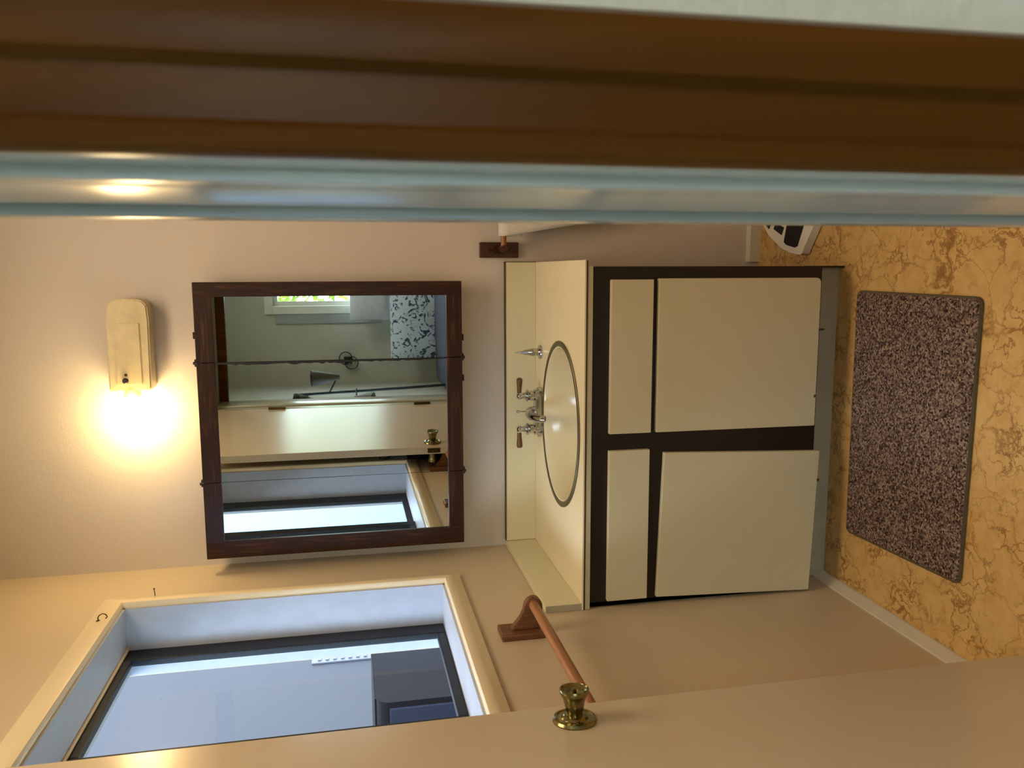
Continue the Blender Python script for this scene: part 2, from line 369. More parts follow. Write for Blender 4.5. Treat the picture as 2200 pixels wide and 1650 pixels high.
# ------------------------------------------------------------------ outside
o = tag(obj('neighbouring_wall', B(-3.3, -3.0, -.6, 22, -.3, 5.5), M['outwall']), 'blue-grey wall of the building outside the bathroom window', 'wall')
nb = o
tag(obj('sky_stand_in_wall', B(-3.6, -3.3, -14, -1.0, -.3, 4.2), M['outblue']), 'pale blue wall added outside to stand in for the sky in the mirror', 'wall')  # added wall whose colour gives the mirrored window its sky blue
bm = bmesh.new()
box(bm, -3.0, -2.985, 6.1, 6.45, 1.30, 1.76, bev=.004); vb = tag(obj('wall_vent', bm, M['outpale']), 'pale rectangular vent plate on the grey wall outside the window', 'vent')
bm = bmesh.new()
for k in range(7): box(bm, -2.985, -2.978, 6.13, 6.42, 1.34 + k * .058, 1.365 + k * .058)
obj('louvre', bm, M['outpale'], vb)
t = thing('outdoor_cabinet', 'dark rounded outdoor cabinet seen through the lower corner of the window', 'cabinet', (-2.4, 4.2, 0))
bm = bmesh.new()
def rrect(x0, x1, y0, y1, r, n=6):
    out = []
    for cx, cy, a in ((x1 - r, y1 - r, 0), (x0 + r, y1 - r, 90), (x0 + r, y0 + r, 180), (x1 - r, y0 + r, 270)):
        for k in range(n + 1):
            q = math.radians(a + 90 * k / n); out.append((cx + r * math.cos(q), cy + r * math.sin(q)))
    return out
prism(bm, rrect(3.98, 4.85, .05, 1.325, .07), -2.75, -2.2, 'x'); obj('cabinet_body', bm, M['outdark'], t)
obj('lit_face', B(-2.72, -2.23, 3.966, 3.982, .2, 1.26, bev=.006), M['outmid'], t)  # lighter slab: the brighter light on this cabinet face, put into colour
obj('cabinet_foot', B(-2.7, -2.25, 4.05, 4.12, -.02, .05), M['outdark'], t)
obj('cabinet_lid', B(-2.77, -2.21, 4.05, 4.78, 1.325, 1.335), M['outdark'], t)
struct(obj('ground', B(-14, 14, -14, 14, -.32, -.13), M['ground']))

# ------------------------------------------------------------------ door_1
ang = math.atan2(1.40 - YF, -.817 + .737)
dm = Matrix.Translation((-.737, .637, 0)) @ Matrix.Rotation(ang, 4, 'Z')
LW = math.hypot(1.40 - YF, -.08)
door = bpy.data.objects.new('door_1', None); COL.objects.link(door); door.location = (-.737, .637, 0); door.rotation_euler = (0, 0, ang); struct(door)
def dobj(name, bm, m, par=door, **k):
    o = obj(name, bm, m, par, inherit=False, **k); return o
# local: x along the leaf, y = 0 front (+X world is -y), leaf spans y 0..0.035
dobj('door_leaf', B(.004, LW, 0, .035, .012, DZ - .004, bev=.0015), M['door'])
KX, KZ = LW - .066, 1.035
def knob(side):
    ax = (0, -1, 0) if side < 0 else (0, 1, 0); y = 0 if side < 0 else .035
    m = T((KX, y, KZ), ax)
    bm = bmesh.new(); lathe(bm, [(0, 0), (.0405, 0), (.041, .003), (.0385, .007), (.034, .0085), (.0315, .0065), (.025, .0065), (.022, .010), (.017, .012), (0, .012)], 40, m)
    r = dobj('rose', bm, M['brass'], smooth=True)
    bm = bmesh.new(); lathe(bm, [(.015, .008), (.0145, .016), (.0165, .022), (.0185, .032), (.021, .042), (.0245, .0485), (.0268, .052), (.0272, .057), (.0265, .0595), (.0245, .0598), (.0225, .057), (.016, .0545), (0, .0535)], 40, m)
    dobj('knob', bm, M['brass'], smooth=True)
    bm = bmesh.new(); lathe(bm, [(.0, .0535), (.004, .0535), (.004, .0575), (0, .0575)], 12, m); dobj('lock_button', bm, M['brassd'])
    for s in (-1, 1):
        bm = bmesh.new(); lathe(bm, [(.003, .0), (.003, .0075), (0, .0085)], 10, T((KX + s * .025, y, KZ), ax)); dobj('rose_screw', bm, M['brassd'])
knob(-1); knob(1)
bm = bmesh.new(); box(bm, LW - .001, LW + .0012, .006, .029, KZ - .03, KZ + .03, bev=.0008); box(bm, LW, LW + .010, .011, .024, KZ - .009, KZ + .009, bev=.003)
dobj('latch_plate', bm, M['brassd'])
for z in (.25, 1.02, 1.8):
    bm = bmesh.new(); lathe(bm, [(0, -.045), (.007, -.045), (.007, .045), (0, .045)], 14, T((0, -.006, z))); dobj('hinge', bm, M['brassd'])

bm = bmesh.new(); tube(bm, [(.60, .036, 1.55), (.60, .05, 1.535), (.60, .082, 1.48), (.60, .082, 1.455), (.60, .05, 1.40), (.60, .036, 1.385)], .008, 10)
dobj('door_pull', bm, M['oakz'], smooth=True, label='brown V shaped pull on the back of the door')

# ------------------------------------------------------------------ mirror cabinet
MX0, MX1, MZ0, MZ1 = -.884, -.032, 1.0615, 1.8645; YM = 2.572
mc = thing('mirror_cabinet', 'dark wood framed three panel mirror cabinet on the back wall above the sink', 'mirror', ((MX0 + MX1) / 2, YB, MZ0))
obj('cabinet_body', B(MX0 + .012, MX1 - .012, YM + .02, YB, MZ0 + .01, MZ1 - .01, bev=.002), M['darkwood'], mc)
J1, J2 = -.2725, -.643    # joints (right, left)
GX = (-.829, -.0755, 1.111, 1.8105)
def mdoor(x0, x1, fl, fr, tilt=None, jag=False):
    """framed mirror panel; fl/fr: frame stile on that side"""
    d = bpy.data.objects.new('mirror_door', None); COL.objects.link(d); d.parent = mc
    d.matrix_parent_inverse = Matrix.Translation(mc.location).inverted()
    mt = tilt or Matrix()
    g0 = GX[0] if fl else x0; g1 = GX[1] if fr else x1; yf = YM - .006
    def mk(name, bmx, m, **k):
        bmesh.ops.transform(bmx, matrix=mt, verts=bmx.verts[:])
        me = bpy.data.meshes.new(name); bmesh.ops.recalc_face_normals(bmx, faces=bmx.faces[:]); bmx.to_mesh(me); bmx.free(); me.materials.append(m)
        o = bpy.data.objects.new(name, me); COL.objects.link(o); o.parent = d; return o
    for nm, z0, z1 in (('frame_rail', GX[3], MZ1), ('frame_rail', MZ0, GX[2])):
        bmx = bmesh.new(); a = x0 + .0008; b = x1 - .0008
        box(bmx, a, b, yf, YM + .018, z0, z1, bev=.002); mk(nm, bmx, M['darkwood_x'])
    if fl: bmx = bmesh.new(); box(bmx, x0, g0, yf - .0005, YM + .018, MZ0, MZ1, bev=.002); mk('frame_stile', bmx, M['darkwood'])
    if fr: bmx = bmesh.new(); box(bmx, g1, x1, yf - .0005, YM + .018, MZ0, MZ1, bev=.002); mk('frame_stile', bmx, M['darkwood'])
    bmx = bmesh.new(); box(bmx, g0 - .002 * fl + .0006, g1 + .002 * fr - .0006, YM, YM + .004, GX[2] - .002, GX[3] + .002); mk('mirror_glass', bmx, M['mirror'])
    if jag:
        bmx = bmesh.new(); rnd = random.Random(3); n = 60; zs = [GX[2] + (GX[3] - GX[2]) * i / n for i in range(n + 1)]
        lo = []; hi = []
        for i, z in enumerate(zs):
            amp = .0045 + .004 * rnd.random() * (1 if .1 < i / n < .95 else .2)
            lo.append(bmx.verts.new((x1 - amp - .0035 * (i > n * .45) * rnd.random(), YM - .0004, z))); hi.append(bmx.verts.new((x1 - .0006, YM - .0004, z)))
        for i in range(n): bmx.faces.new((lo[i], lo[i + 1], hi[i + 1], hi[i]))
        mk('worn_silvering', bmx, M['black'])['label'] = 'blackened worn edge of the mirror silvering'
    return d
hx = J2; th = math.radians(0)
tl = Matrix.Translation((hx, YM, 0)) @ Matrix.Rotation(th, 4, 'Z') @ Matrix.Translation((-hx, -YM, 0))
mdoor(MX0, J2, 1, 0, tilt=tl); mdoor(J2, J1, 0, 0, jag=True); mdoor(J1, MX1, 0, 1)
for x, z in ((J1, MZ1 + .002), (J1, MZ0 - .002), (J2, MZ1 + .002), (J2, MZ0 - .002)):
    bm = bmesh.new(); box(bm, x - .011, x + .011, YM - .004, YM + .014, z - .003, z + .003, bev=.0015); tube(bm, [(x, YM - .006, z - .006), (x, YM - .006, z + .006)], .0045, 10)
    obj('hinge', bm, M['black'], mc)
for z in (MZ0 - .003, MZ1 + .003):
    for x in ((-.19, ) if z > 1.5 else (-.21, -.34)):
        obj('catch', B(x - .01, x + .01, YM, YM + .014, z - .003, z + .003, bev=.001), M['darkwood'], mc)

# ------------------------------------------------------------------ wall lamp
wl = thing('wall_lamp', 'long beige wall lamp with a glowing bulb end above the mirror', 'lamp', (-.23, YB, 2.055))
bm = bmesh.new()
prism(bm, [(-.352, 1.998), (-.353, 2.116), (-.13, 2.112), (-.10, 2.108), (-.085, 2.095), (-.08, 2.07), (-.08, 2.03), (-.086, 2.01), (-.10, 1.998), (-.14, 1.995)], YB - .075, YB, 'y', bev=.004)
obj('lamp_housing', bm, M['lampbody'], wl, smooth=True)
bm = bmesh.new(); prism(bm, [(-.335, 2.02), (-.335, 2.094), (-.15, 2.088), (-.15, 2.02)], YB - .079, YB - .07, 'y', bev=.0025); obj('raised_panel', bm, M['lampbody'], wl)
bm = bmesh.new(); lathe(bm, [(0, 0), (.0085, 0), (.0085, .006), (.006, .010), (0, .011)], 16, T((-.322, YB - .078, 2.068), (0, -1, 0))); obj('screw', bm, M['black'], wl, smooth=True)
bm = bmesh.new(); lathe(bm, [(0, 0), (.004, 0), (.004, .004), (0, .004)], 10, T((-.304, YB - .078, 2.066), (0, -1, 0))); obj('screw', bm, M['brassd'], wl)
bm = bmesh.new(); lathe(bm, [(.024, 0), (.024, .02), (.017, .024), (.017, .03)], 24, T((-.352, YB - .055, 2.056), (-1, 0, 0))); obj('socket', bm, M['lampbody'], wl)
bm = bmesh.new(); lathe(bm, [(0.014, -.002), (.018, .008), (.040, .022), (.0565, .045), (.061, .066), (.056, .09), (.042, .108), (.022, .118), (0, .121)], 32, T((-.372, YB - .072, 2.054), (-1, 0, 0)))
obj('bulb', bm, M['bulb'], wl, smooth=True, label='glowing warm white bulb')

# ------------------------------------------------------------------ vanity
YC = 2.076; YV = 2.088; ZT = .8033
va = thing('vanity_cabinet', 'dark stained vanity cabinet with flat cream doors and drawers under the sink', 'cabinet', (-.46, 2.4, 0))
VX0, VX1 = -.932, .010; VZ0, VZ1 = .110, .7795
bm = bmesh.new()
box(bm, VX0, VX1, YV, YV + .019, VZ0, VZ1); box(bm, VX0, VX0 + .012, YV, YB, VZ0, VZ1); box(bm, VX1 - .012, VX1, YV + .019, YB - .001, VZ0, VZ1)
obj('cabinet_frame', bm, M['vanity'], va)
bm = bmesh.new(); box(bm, VX1 - .005, VX1 + .001, 2.150, 2.176, 0.0, VZ0); obj('side_panel', bm, M['vanity'], va)
obj('cabinet_side', B(VX1 - .012, VX1, YV + .09, YB - .002, 0, VZ0), M['vanity'], va)
obj('kick_board', B(VX0, VX1 - .004, 2.176, 2.19, 0, VZ0 + .02), M['kick'], va)
obj('cabinet_floor', B(VX0 + .012, VX1 - .012, YV + .019, YB - .01, VZ0, VZ0 + .012), M['vanity'], va)
def panel(name, x0, x1, z0, z1, rot=0, piv=None, bev=.0015, corner=0):
    bm = bmesh.new(); yf = YV - .016
    sh = (rot and Matrix.Translation((piv[0], 0, piv[1])) @ Matrix.Rotation(math.radians(rot), 4, 'Y') @ Matrix.Translation((-piv[0], 0, -piv[1]))) or None
    if corner:
        pts = [(x0, z0), (x1 - corner, z0), (x1 - corner * .3, z0 + corner * .3), (x1, z0 + corner), (x1, z1), (x0, z1)]
        prism(bm, pts, yf, YV, 'y', bev=bev, mtx=sh)
    else: box(bm, x0, x1, yf, YV, z0, z1, bev=bev, mtx=sh)
    return obj(name, bm, M['laminate'], va)
panel('drawer_front', -.440, -.0245, .613, .731); panel('drawer_front', -.914, -.487, .615, .731)
panel('cabinet_door', -.440, -.022, .1205, .5985, corner=.012)
d2 = panel('cabinet_door', -.913, -.498, .114, .587, rot=2.0, piv=(-.913, .587)); d2['label'] = 'sagging cream cabinet door hanging askew'
bm = bmesh.new(); box(bm, -.169, -.164, YV - .017, YV + .0, .105, .122); obj('door_catch', bm, M['outpale'], va)
for x, z in ((-.355, .1215), (-.60, .0985)):
    bm = bmesh.new(); box(bm, x - .004, x + .004, YV - .0175, YV - .015, z - .001, z + .006, bev=.001); obj('chip', bm, M['seam'], va)

# countertop with an oval hole
ct = thing('countertop', 'cream laminate countertop with low splashbacks around the sink', 'countertop', (-.45, 2.4, ZT - .03))
EC = (-.4545, 2.323); EA, EB = .2485, .2155
def holed(x0, x1, y0, y1, z0, z1, ea, eb, n=72):
    t = bmesh.new(); inn = []; out = []
    for i in range(n):
        a = 2 * PI * i / n; c, s = math.cos(a), math.sin(a); inn.append((EC[0] + ea * c, EC[1] + eb * s))
        k = min(((x1 if c > 0 else x0) - EC[0]) / c if abs(c) > 1e-9 else 1e9, ((y1 if s > 0 else y0) - EC[1]) / s if abs(s) > 1e-9 else 1e9); out.append((EC[0] + k * c, EC[1] + k * s))
    # snap nearest ring points to the corners
    for cx, cy in ((x0, y0), (x1, y0), (x0, y1), (x1, y1)):
        j = min(range(n), key=lambda q: (out[q][0] - cx) ** 2 + (out[q][1] - cy) ** 2); out[j] = (cx, cy)
    L = [[t.verts.new((x, y, z)) for x, y in ring] for ring, z in ((inn, z0), (out, z0), (out, z1), (inn, z1))]
    for A, B_ in ((0, 1), (1, 2), (2, 3), (3, 0)):
        for i in range(n): t.faces.new((L[A][i], L[B_][i], L[B_][(i + 1) % n], L[A][(i + 1) % n]))
    return t
CX1 = .027
obj('counter_top', holed(XL + .001, CX1, YC, YB - .001, ZT - .004, ZT, EA - .01, EB - .01), M['counter'], ct)
obj('seam_strip', holed(XL + .001, CX1 - .001, YC + .001, YB - .002, ZT - .009, ZT - .004, EA - .008, EB - .008), M['seam'], ct)
obj('edge_strip', B(XL + .001, VX1 + .001, YC + .002, YV + .012, VZ1 + .0005, ZT - .009, bev=.001), M['edge'], ct)
obj('back_splash', B(XL + .02, .0275, YB - .018, YB - .001, ZT, .906, bev=.0015), M['splash'], ct)
obj('side_splash', B(XL + .001, XL + .019, YC + .004, YB - .001, ZT, .906, bev=.0015), M['splash'], ct)
obj('splash_lip', B(XL + .0005, XL + .0195, YC + .002, YC + .0045, ZT, .906, bev=.0008), M['kick'], ct, label='grey end cap of the side splash')
obj('splash_seam', B(XL + .021, .0285, YB - .0195, YB - .001, .9045, .9075), M['seam'], ct)
obj('splash_seam', B(.0265, .0285, YB - .0195, YB - .0, ZT, .9075), M['seam'], ct)

# sink
sk = thing('sink', 'oval cream sink with a dull metal rim set into the counter', 'sink', (EC[0], EC[1], ZT - .15))
bm = bmesh.new(); t = bmesh.new(); n = 80; rings = []
for d, z in ((0.0, .0005), (.0, .003), (.004, .0045), (.013, .0045), (.0165, .003), (.0165, -.006)):
    rings.append([t.verts.new((EC[0] + (EA - d) * math.cos(2 * PI * i / n), EC[1] + (EB - d) * math.sin(2 * PI * i / n), ZT + z)) for i in range(n)])
for a, b in zip(rings, rings[1:]):
    for i in range(n): t.faces.new((a[i], a[(i + 1) % n], b[(i + 1) % n], b[i]))
merge(bm, t); obj('sink_rim', bm, M['rim'], sk, smooth=True)
bm = bmesh.new(); t = bmesh.new(); rings = []
for k, z in ((1, .002), (.985, .001), (.965, -.006), (.94, -.03), (.90, -.065), (.82, -.105), (.68, -.13), (.5, -.143), (.3, -.149), (.1, -.151)):
    a0, b0 = (EA - .0165) * k, (EB - .0165) * k
    rings.append([t.verts.new((EC[0] + a0 * math.cos(2 * PI * i / n), EC[1] + b0 * math.sin(2 * PI * i / n), ZT + z)) for i in range(n)])
for a, b in zip(rings, rings[1:]):
    for i in range(n): t.faces.new((a[i], a[(i + 1) % n], b[(i + 1) % n], b[i]))
merge(bm, t); obj('basin', bm, M['basin'], sk, smooth=True)
bm = bmesh.new(); lathe(bm, [(.03, -.002), (.03, .002), (.024, .003), (.02, 0), (0, -.001)], 24, T((EC[0], EC[1], ZT - .149))); obj('drain', bm, M['chrome'], sk, smooth=True)

# faucet
fx, fy = -.458, 2.560
fa = thing('faucet', 'chrome two handle faucet with wooden levers behind the sink', 'faucet', (fx, fy, ZT))
bm = bmesh.new(); prism(bm, rrect(fx - .082, fx + .082, fy - .027, fy + .027, .026, 6), ZT, ZT + .016, 'z', bev=.003); prism(bm, rrect(fx - .07, fx + .07, fy - .02, fy + .02, .019, 6), ZT + .016, ZT + .024, 'z', bev=.003)
obj('base_plate', bm, M['chrome'], fa, smooth=True)
bm = bmesh.new(); lathe(bm, [(.022, .012), (.02, .035), (.017, .045), (.012, .05), (0, .052)], 24, T((fx, fy, ZT)))
tube(bm, bez([(fx, fy, ZT + .03), (fx, fy - .04, ZT + .062), (fx, fy - .09, ZT + .055), (fx, fy - .125, ZT + .028)]), [.016, .0155, .015, .0145, .014, .0135, .013, .0125, .012, .012, .012, .012, .0125], 16)
obj('spout', bm, M['chrome'], fa, smooth=True)
bm = bmesh.new(); lathe(bm, [(.011, 0), (.011, .012), (.0085, .012)], 16, T((fx, fy - .125, ZT + .03), (0, -.6, -1))); obj('aerator', bm, M['chrome'], fa, smooth=True)
bm = bmesh.new(); tube(bm, [(fx, fy + .018, ZT + .02), (fx, fy + .018, ZT + .072)], .0025, 8); lathe(bm, [(0, 0), (.005, .002), (.005, .009), (0, .011)], 12, T((fx, fy + .018, ZT + .07))); obj('lift_rod', bm, M['chrome'], fa, smooth=True)
for s in (-1, 1):
    hx_ = fx + s * .055
    bm = bmesh.new(); lathe(bm, [(.021, .014), (.0205, .024), (.016, .028), (.0155, .04), (.020, .046), (.0195, .05), (.011, .054), (.0085, .064), (.0115, .07), (.011, .077), (.006, .082), (0, .083)], 24, T((hx_, fy, ZT)))
    tube(bm, [(hx_, fy, ZT + .073), (hx_ + s * .012, fy - .004, ZT + .075)], .006, 12)
    hd = obj('handle', bm, M['chrome'], fa, smooth=True)
    d = Vector((s, -.12, .0)).normalized(); p = Vector((hx_ + s * .010, fy - .003, ZT + .075))
    bm = bmesh.new(); tube(bm, [p + d * q for q in (0, .003, .012, .034, .046, .05)], [.0062, .0075, .0072, .0095, .0098, .006], 16)
    lo = obj('lever_grip', bm, M['leverwood'], hd, smooth=True, label='brown wooden lever grip')

# soap dispenser
sd = thing('soap_dispenser', 'small pointed chrome dispenser standing beside the faucet', 'dispenser', (-.262, 2.566, ZT))
bm = bmesh.new(); lathe(bm, [(0, 0), (.023, 0), (.024, .004), (.022, .008), (.013, .011), (.011, .02), (.0125, .024)], 24, T((-.262, 2.566, ZT))); obj('base', bm, M['chrome'], sd, smooth=True)
bm = bmesh.new(); lathe(bm, [(.0125, .022), (.0125, .034), (.009, .044), (.008, .056), (.0055, .060), (.003, .07), (.0015, .086), (0, .088)], 20, T((-.262, 2.566, ZT))); obj('pump', bm, M['chrome'], sd, smooth=True)

# ------------------------------------------------------------------ towel bar on the left wall
def bracket_bm(Y, s):
    """plate against the left wall, corbel arm tapering out to a rounded end"""
    bm = bmesh.new(); box(bm, XL, XL + .017, Y - .036, Y + .036, .942, 1.056, bev=.003)
    return bm
tb = thing('towel_bar', 'brown wooden towel bar on two brackets on the left wall below the window', 'towel bar', (XL, 1.65, .97))
for Y in (1.965, 1.36):
    b0 = obj('bracket_plate', bracket_bm(Y, 1), M['oakz'], tb)
    bm = bmesh.new()
    pts = [(XL + .017, 1.028), (XL + .03, 1.018), (XL + .05, 1.002), (XL + .068, .994), (XL + .082, .992), (XL + .096, .984), (XL + .102, .969), (XL + .098, .955), (XL + .086, .946), (XL + .066, .945), (XL + .04, .95), (XL + .017, .952)]
    prism(bm, pts, Y - .012, Y + .012, 'y', bev=.0025); obj('bracket_arm', bm, M['oakz'], tb, smooth=False)
bm = bmesh.new(); tube(bm, [(XL + .083, 1.35, .969), (XL + .083, 1.6, .969), (XL + .083, 1.975, .969)], .0125, 20); obj('rod', bm, M['oak'], tb, smooth=True, label='lighter round wooden rod')

# towel rail on the back wall with white towel
tr = thing('towel_rail', 'small brown wooden towel rail on the back wall right of the mirror', 'towel rail', (.3, YB, .925))
for X in (.067, .62):
    bm = bmesh.new(); box(bm, X - .026, X + .024, YB - .018, YB, .861, .989, bev=.002); p = obj('bracket_plate', bm, M['oakd'], tr)
    for z in (.885, .958):
        bm = bmesh.new(); lathe(bm, [(0, 0), (.006, 0), (.005, .003), (0, .003)], 12, T((X - .002, YB - .018, z), (0, -1, 0))); obj('screw', bm, M['brassd'], p)
    bm = bmesh.new(); prism(bm, [(X - .004, .95), (X + .012, .938), (X + .016, .92), (X + .008, .905), (X - .008, .905), (X - .014, .92), (X - .012, .94)], YB - .028, YB - .018, 'y', bev=.001); obj('carved_boss', bm, M['darkwood'], tr)
    bm = bmesh.new(); tube(bm, [(X + .002, YB - .018, .922), (X + .002, YB - .085, .922)], .011, 14); obj('post', bm, M['oakd'], tr, smooth=True)
bm = bmesh.new(); tube(bm, [(.069, YB - .075, .922), (.622, YB - .075, .922)], .009, 14); obj('rod', bm, M['oak'], tr, smooth=True)
t = bmesh.new(); nu, nv = 26, 40; grid = []
for j in range(nv + 1):
    row = []; v = j / nv
    for i in range(nu + 1):
        u = i / nu
        if v < .12:      # behind
            z = .86 + (v / .12) * .062; y = YB - .062
        elif v < .2:
            a = (v - .12) / .08 * PI; z = .922 + .0135 * math.sin(a); y = YB - .075 + .0135 * math.cos(a)
        else: z = .922 - (v - .2) / .8 * .43; y = YB - .0885 - .004 * math.sin(u * 9) * (v - .2)
        left = .108 + max(0, v - .2) * .085 + (.018 if v > .93 else 0) * math.sin(v * 40)
        x = left + u * (.56 - left)
        y -= .006 * math.sin(u * 21 + v * 2) * max(0, v - .2)
        row.append(t.verts.new((x, y, z)))
    grid.append(row)
for j in range(nv):
    for i in range(nu): t.faces.new((grid[j][i], grid[j][i + 1], grid[j + 1][i + 1], grid[j + 1][i]))
tw = obj('hand_towel', t, M['towel'], smooth=True); tag(tw, 'white hand towel hanging over the rail right of the mirror', 'towel')
sm = tw.modifiers.new('thick', 'SOLIDIFY'); sm.thickness = .006; sm.offset = 0
bm = bmesh.new()
for k in range(26):
    x = .19 + k * .0142; zb = .492 - .004 * (k % 2); yk = YB - .0905
    tube(bm, [(x, yk, .497), (x + .003, yk - .003, .486), (x + .006, yk, .478 - .003 * (k % 3)), (x + .010, yk - .001, .486), (x + .0125, yk, .497)], .0016, 6)
obj('lace_edge', bm, M['towel'], tw)['kind'] = 'stuff'

# ------------------------------------------------------------------ rug
rg = thing('bath_rug', 'brown flecked bath rug lying in front of the vanity', 'rug', (-.4, 1.84, 0), 0)
def rpoly(c, r, n=5):
    out = []; m = len(c)
    for i in range(m):
        p = Vector(c[i]); a = (Vector(c[i - 1]) - p).normalized(); b = (Vector(c[(i + 1) % m]) - p).normalized()
        s = p + a * r; e_ = p + b * r
        for k in range(n + 1):
            tt = k / n; out.append(tuple(s.lerp(p, tt).lerp(p.lerp(e_, tt), tt)))
    return out
rc = [(-.0575, 2.071), (-.062, 1.607), (-.746, 1.611), (-.757, 2.063)]
ro = rpoly(rc, .022)
bm = bmesh.new(); prism(bm, ro, .0005, .010, 'z', bev=.002); obj('rug_binding', bm, M['rugedge'], rg)
bm = bmesh.new(); c0 = Vector((sum(p[0] for p in rc) / 4, sum(p[1] for p in rc) / 4)); rnd = random.Random(8)
# carpet pile : a field of tiny tufts, joined
nx, ny = 120, 80; t = bmesh.new(); g = []
for j in range(ny + 1):
    row = []
    for i in range(nx + 1):
        u, v = i / nx, j / ny
        p = (Vector(rc[3]).lerp(Vector(rc[0]), u)).lerp(Vector(rc[2]).lerp(Vector(rc[1]), u), v); p = c0 + (p - c0) * .985
        # round the corners
        e_ = 1
        for a, b in ((u, v), (1 - u, v), (u, 1 - v), (1 - u, 1 - v)):
            q = math.hypot(max(0, .025 - a) / .025, max(0, .035 - b) / .035)
            if q > 1: p = p + (c0 - p) * (q - 1) * .045
        edge = min(u, 1 - u, v * .7, (1 - v) * .7)
        z = .0135 + rnd.uniform(-.0012, .0014) - (.004 if edge <= 0 else 0)
        row.append(t.verts.new((p.x, p.y, z)))
    g.append(row)
for j in range(ny):
    for i in range(nx): t.faces.new((g[j][i], g[j][i + 1], g[j + 1][i + 1], g[j + 1][i]))
obj('rug_pile', t, M['rug'], rg, label='brown and grey flecked carpet pile')

# ------------------------------------------------------------------ bathroom scale
sc = thing('bathroom_scale', 'white bathroom scale with black tread panels on the floor by the wall', 'scale', (.25, 2.44, 0))
so = [(.165, 2.600), (.110, 2.535), (.067, 2.451), (.053, 2.395), (.046, 2.345), (.049, 2.331), (.060, 2.325), (.145, 2.262), (.30, 2.20), (.42, 2.20), (.455, 2.30), (.45, 2.52), (.40, 2.60), (.30, 2.635), (.21, 2.63)]
bm = bmesh.new(); prism(bm, rpoly(so, .004, 2), .004, .030, 'z'); obj('scale_body', bm, M['scalew'], sc, smooth=True)
def fl(x, y, z=.031):
    d = Vector([Mx[r][0] * (x - 1100) + Mx[r][1] * (y - 825) + Mx[r][2] * 1753.4 for r in range(3)]); k = (z - H) / d.z
    return (d.x * k, d.y * k)
for pl in ([fl(1641, 477), fl(1652, 492), fl(1659, 476), fl(1662, 455), fl(1640, 455)], [fl(1662, 492), fl(1679, 505), fl(1684, 489), fl(1667, 477)], [fl(1693, 470), fl(1684, 520), fl(1689, 526), fl(1707, 532), fl(1713, 529), fl(1731, 470), fl(1742, 425), fl(1700, 425)]):
    bm = bmesh.new(); prism(bm, pl, .0295, .0318, 'z'); obj('tread_panel', bm, M['tread'], sc)
for x, y in ((.12, 2.36), (.38, 2.28), (.38, 2.54), (.2, 2.56)):
    bm = bmesh.new(); lathe(bm, [(0, 0), (.015, 0), (.015, .006), (0, .006)], 14, T((x, y, 0))); obj('foot', bm, M['tread'], sc)

# ------------------------------------------------------------------ small hardware on the wall
bm = bmesh.new(); hy, hz = 2.232, 2.088; x0 = XL + .019
tube(bm, [(x0 - .004, hy, hz), (x0 + .010, hy, hz), (x0 + .016, hy, hz - .004), (x0 + .020, hy, hz - .012), (x0 + .017, hy, hz - .020), (x0 + .010, hy, hz - .023), (x0 + .006, hy, hz - .019)], .0016, 8)
lathe(bm, [(0, 0), (.006, 0), (.005, .003), (0, .003)], 12, T((x0 - .001, hy, hz), (1, 0, 0)))
tag(obj('cup_hook', bm, M['brassd'], smooth=True), 'small metal cup hook in the casing above the window', 'hook')
bm = bmesh.new(); tube(bm, [(XL + .012, 2.385, 1.978), (XL + .04, 2.382, 1.980)], .0012, 6); lathe(bm, [(0, 0), (.003, 0), (.003, .0015), (0, .0015)], 8, T((XL + .04, 2.382, 1.98), (1, 0, 0)))
tag(obj('nail', bm, M['black']), 'thin dark nail sticking out of the far window casing', 'nail')

# grey pouch on the wall behind the open door, seen in the mirror
po = thing('hanging_pouch', 'dark grey cloth pouch hanging behind the open door, seen in the mirror', 'bag', (XL + .03, 1.2, .9))
bm = bmesh.new(); t = bmesh.new(); bmesh.ops.create_cube(t, size=1); bmesh.ops.subdivide_edges(t, edges=t.edges[:], cuts=7, use_grid_fill=True)
for v in t.verts:
    x, y, z = v.co; v.co = Vector((XL + .045 + x * .045 * (1.15 - z) * (1 - (2 * y) ** 4 * .6), 1.17 + y * .24 * (1 - .12 * z), 1.0 + z * .3)) + noise.noise_vector(Vector((x * 3, y * 4, z * 4))) * .006
merge(bm, t); obj('pouch_body', bm, M['outdark'], po, smooth=True)
bm = bmesh.new(); tube(bm, [(XL + .045, 1.07, 1.14), (XL + .02, 1.14, 1.24), (XL + .006, 1.15, 1.28), (XL + .02, 1.16, 1.24), (XL + .045, 1.27, 1.14)], .004, 8); obj('strap', bm, M['black'], po, smooth=True)
bm = bmesh.new(); tube(bm, [(XL, 1.15, 1.28), (XL + .025, 1.15, 1.275), (XL + .03, 1.15, 1.285)], .003, 8)
tag(obj('wall_hook', bm, M['brassd'], smooth=True), 'small wall hook behind the door holding the grey pouch', 'hook')

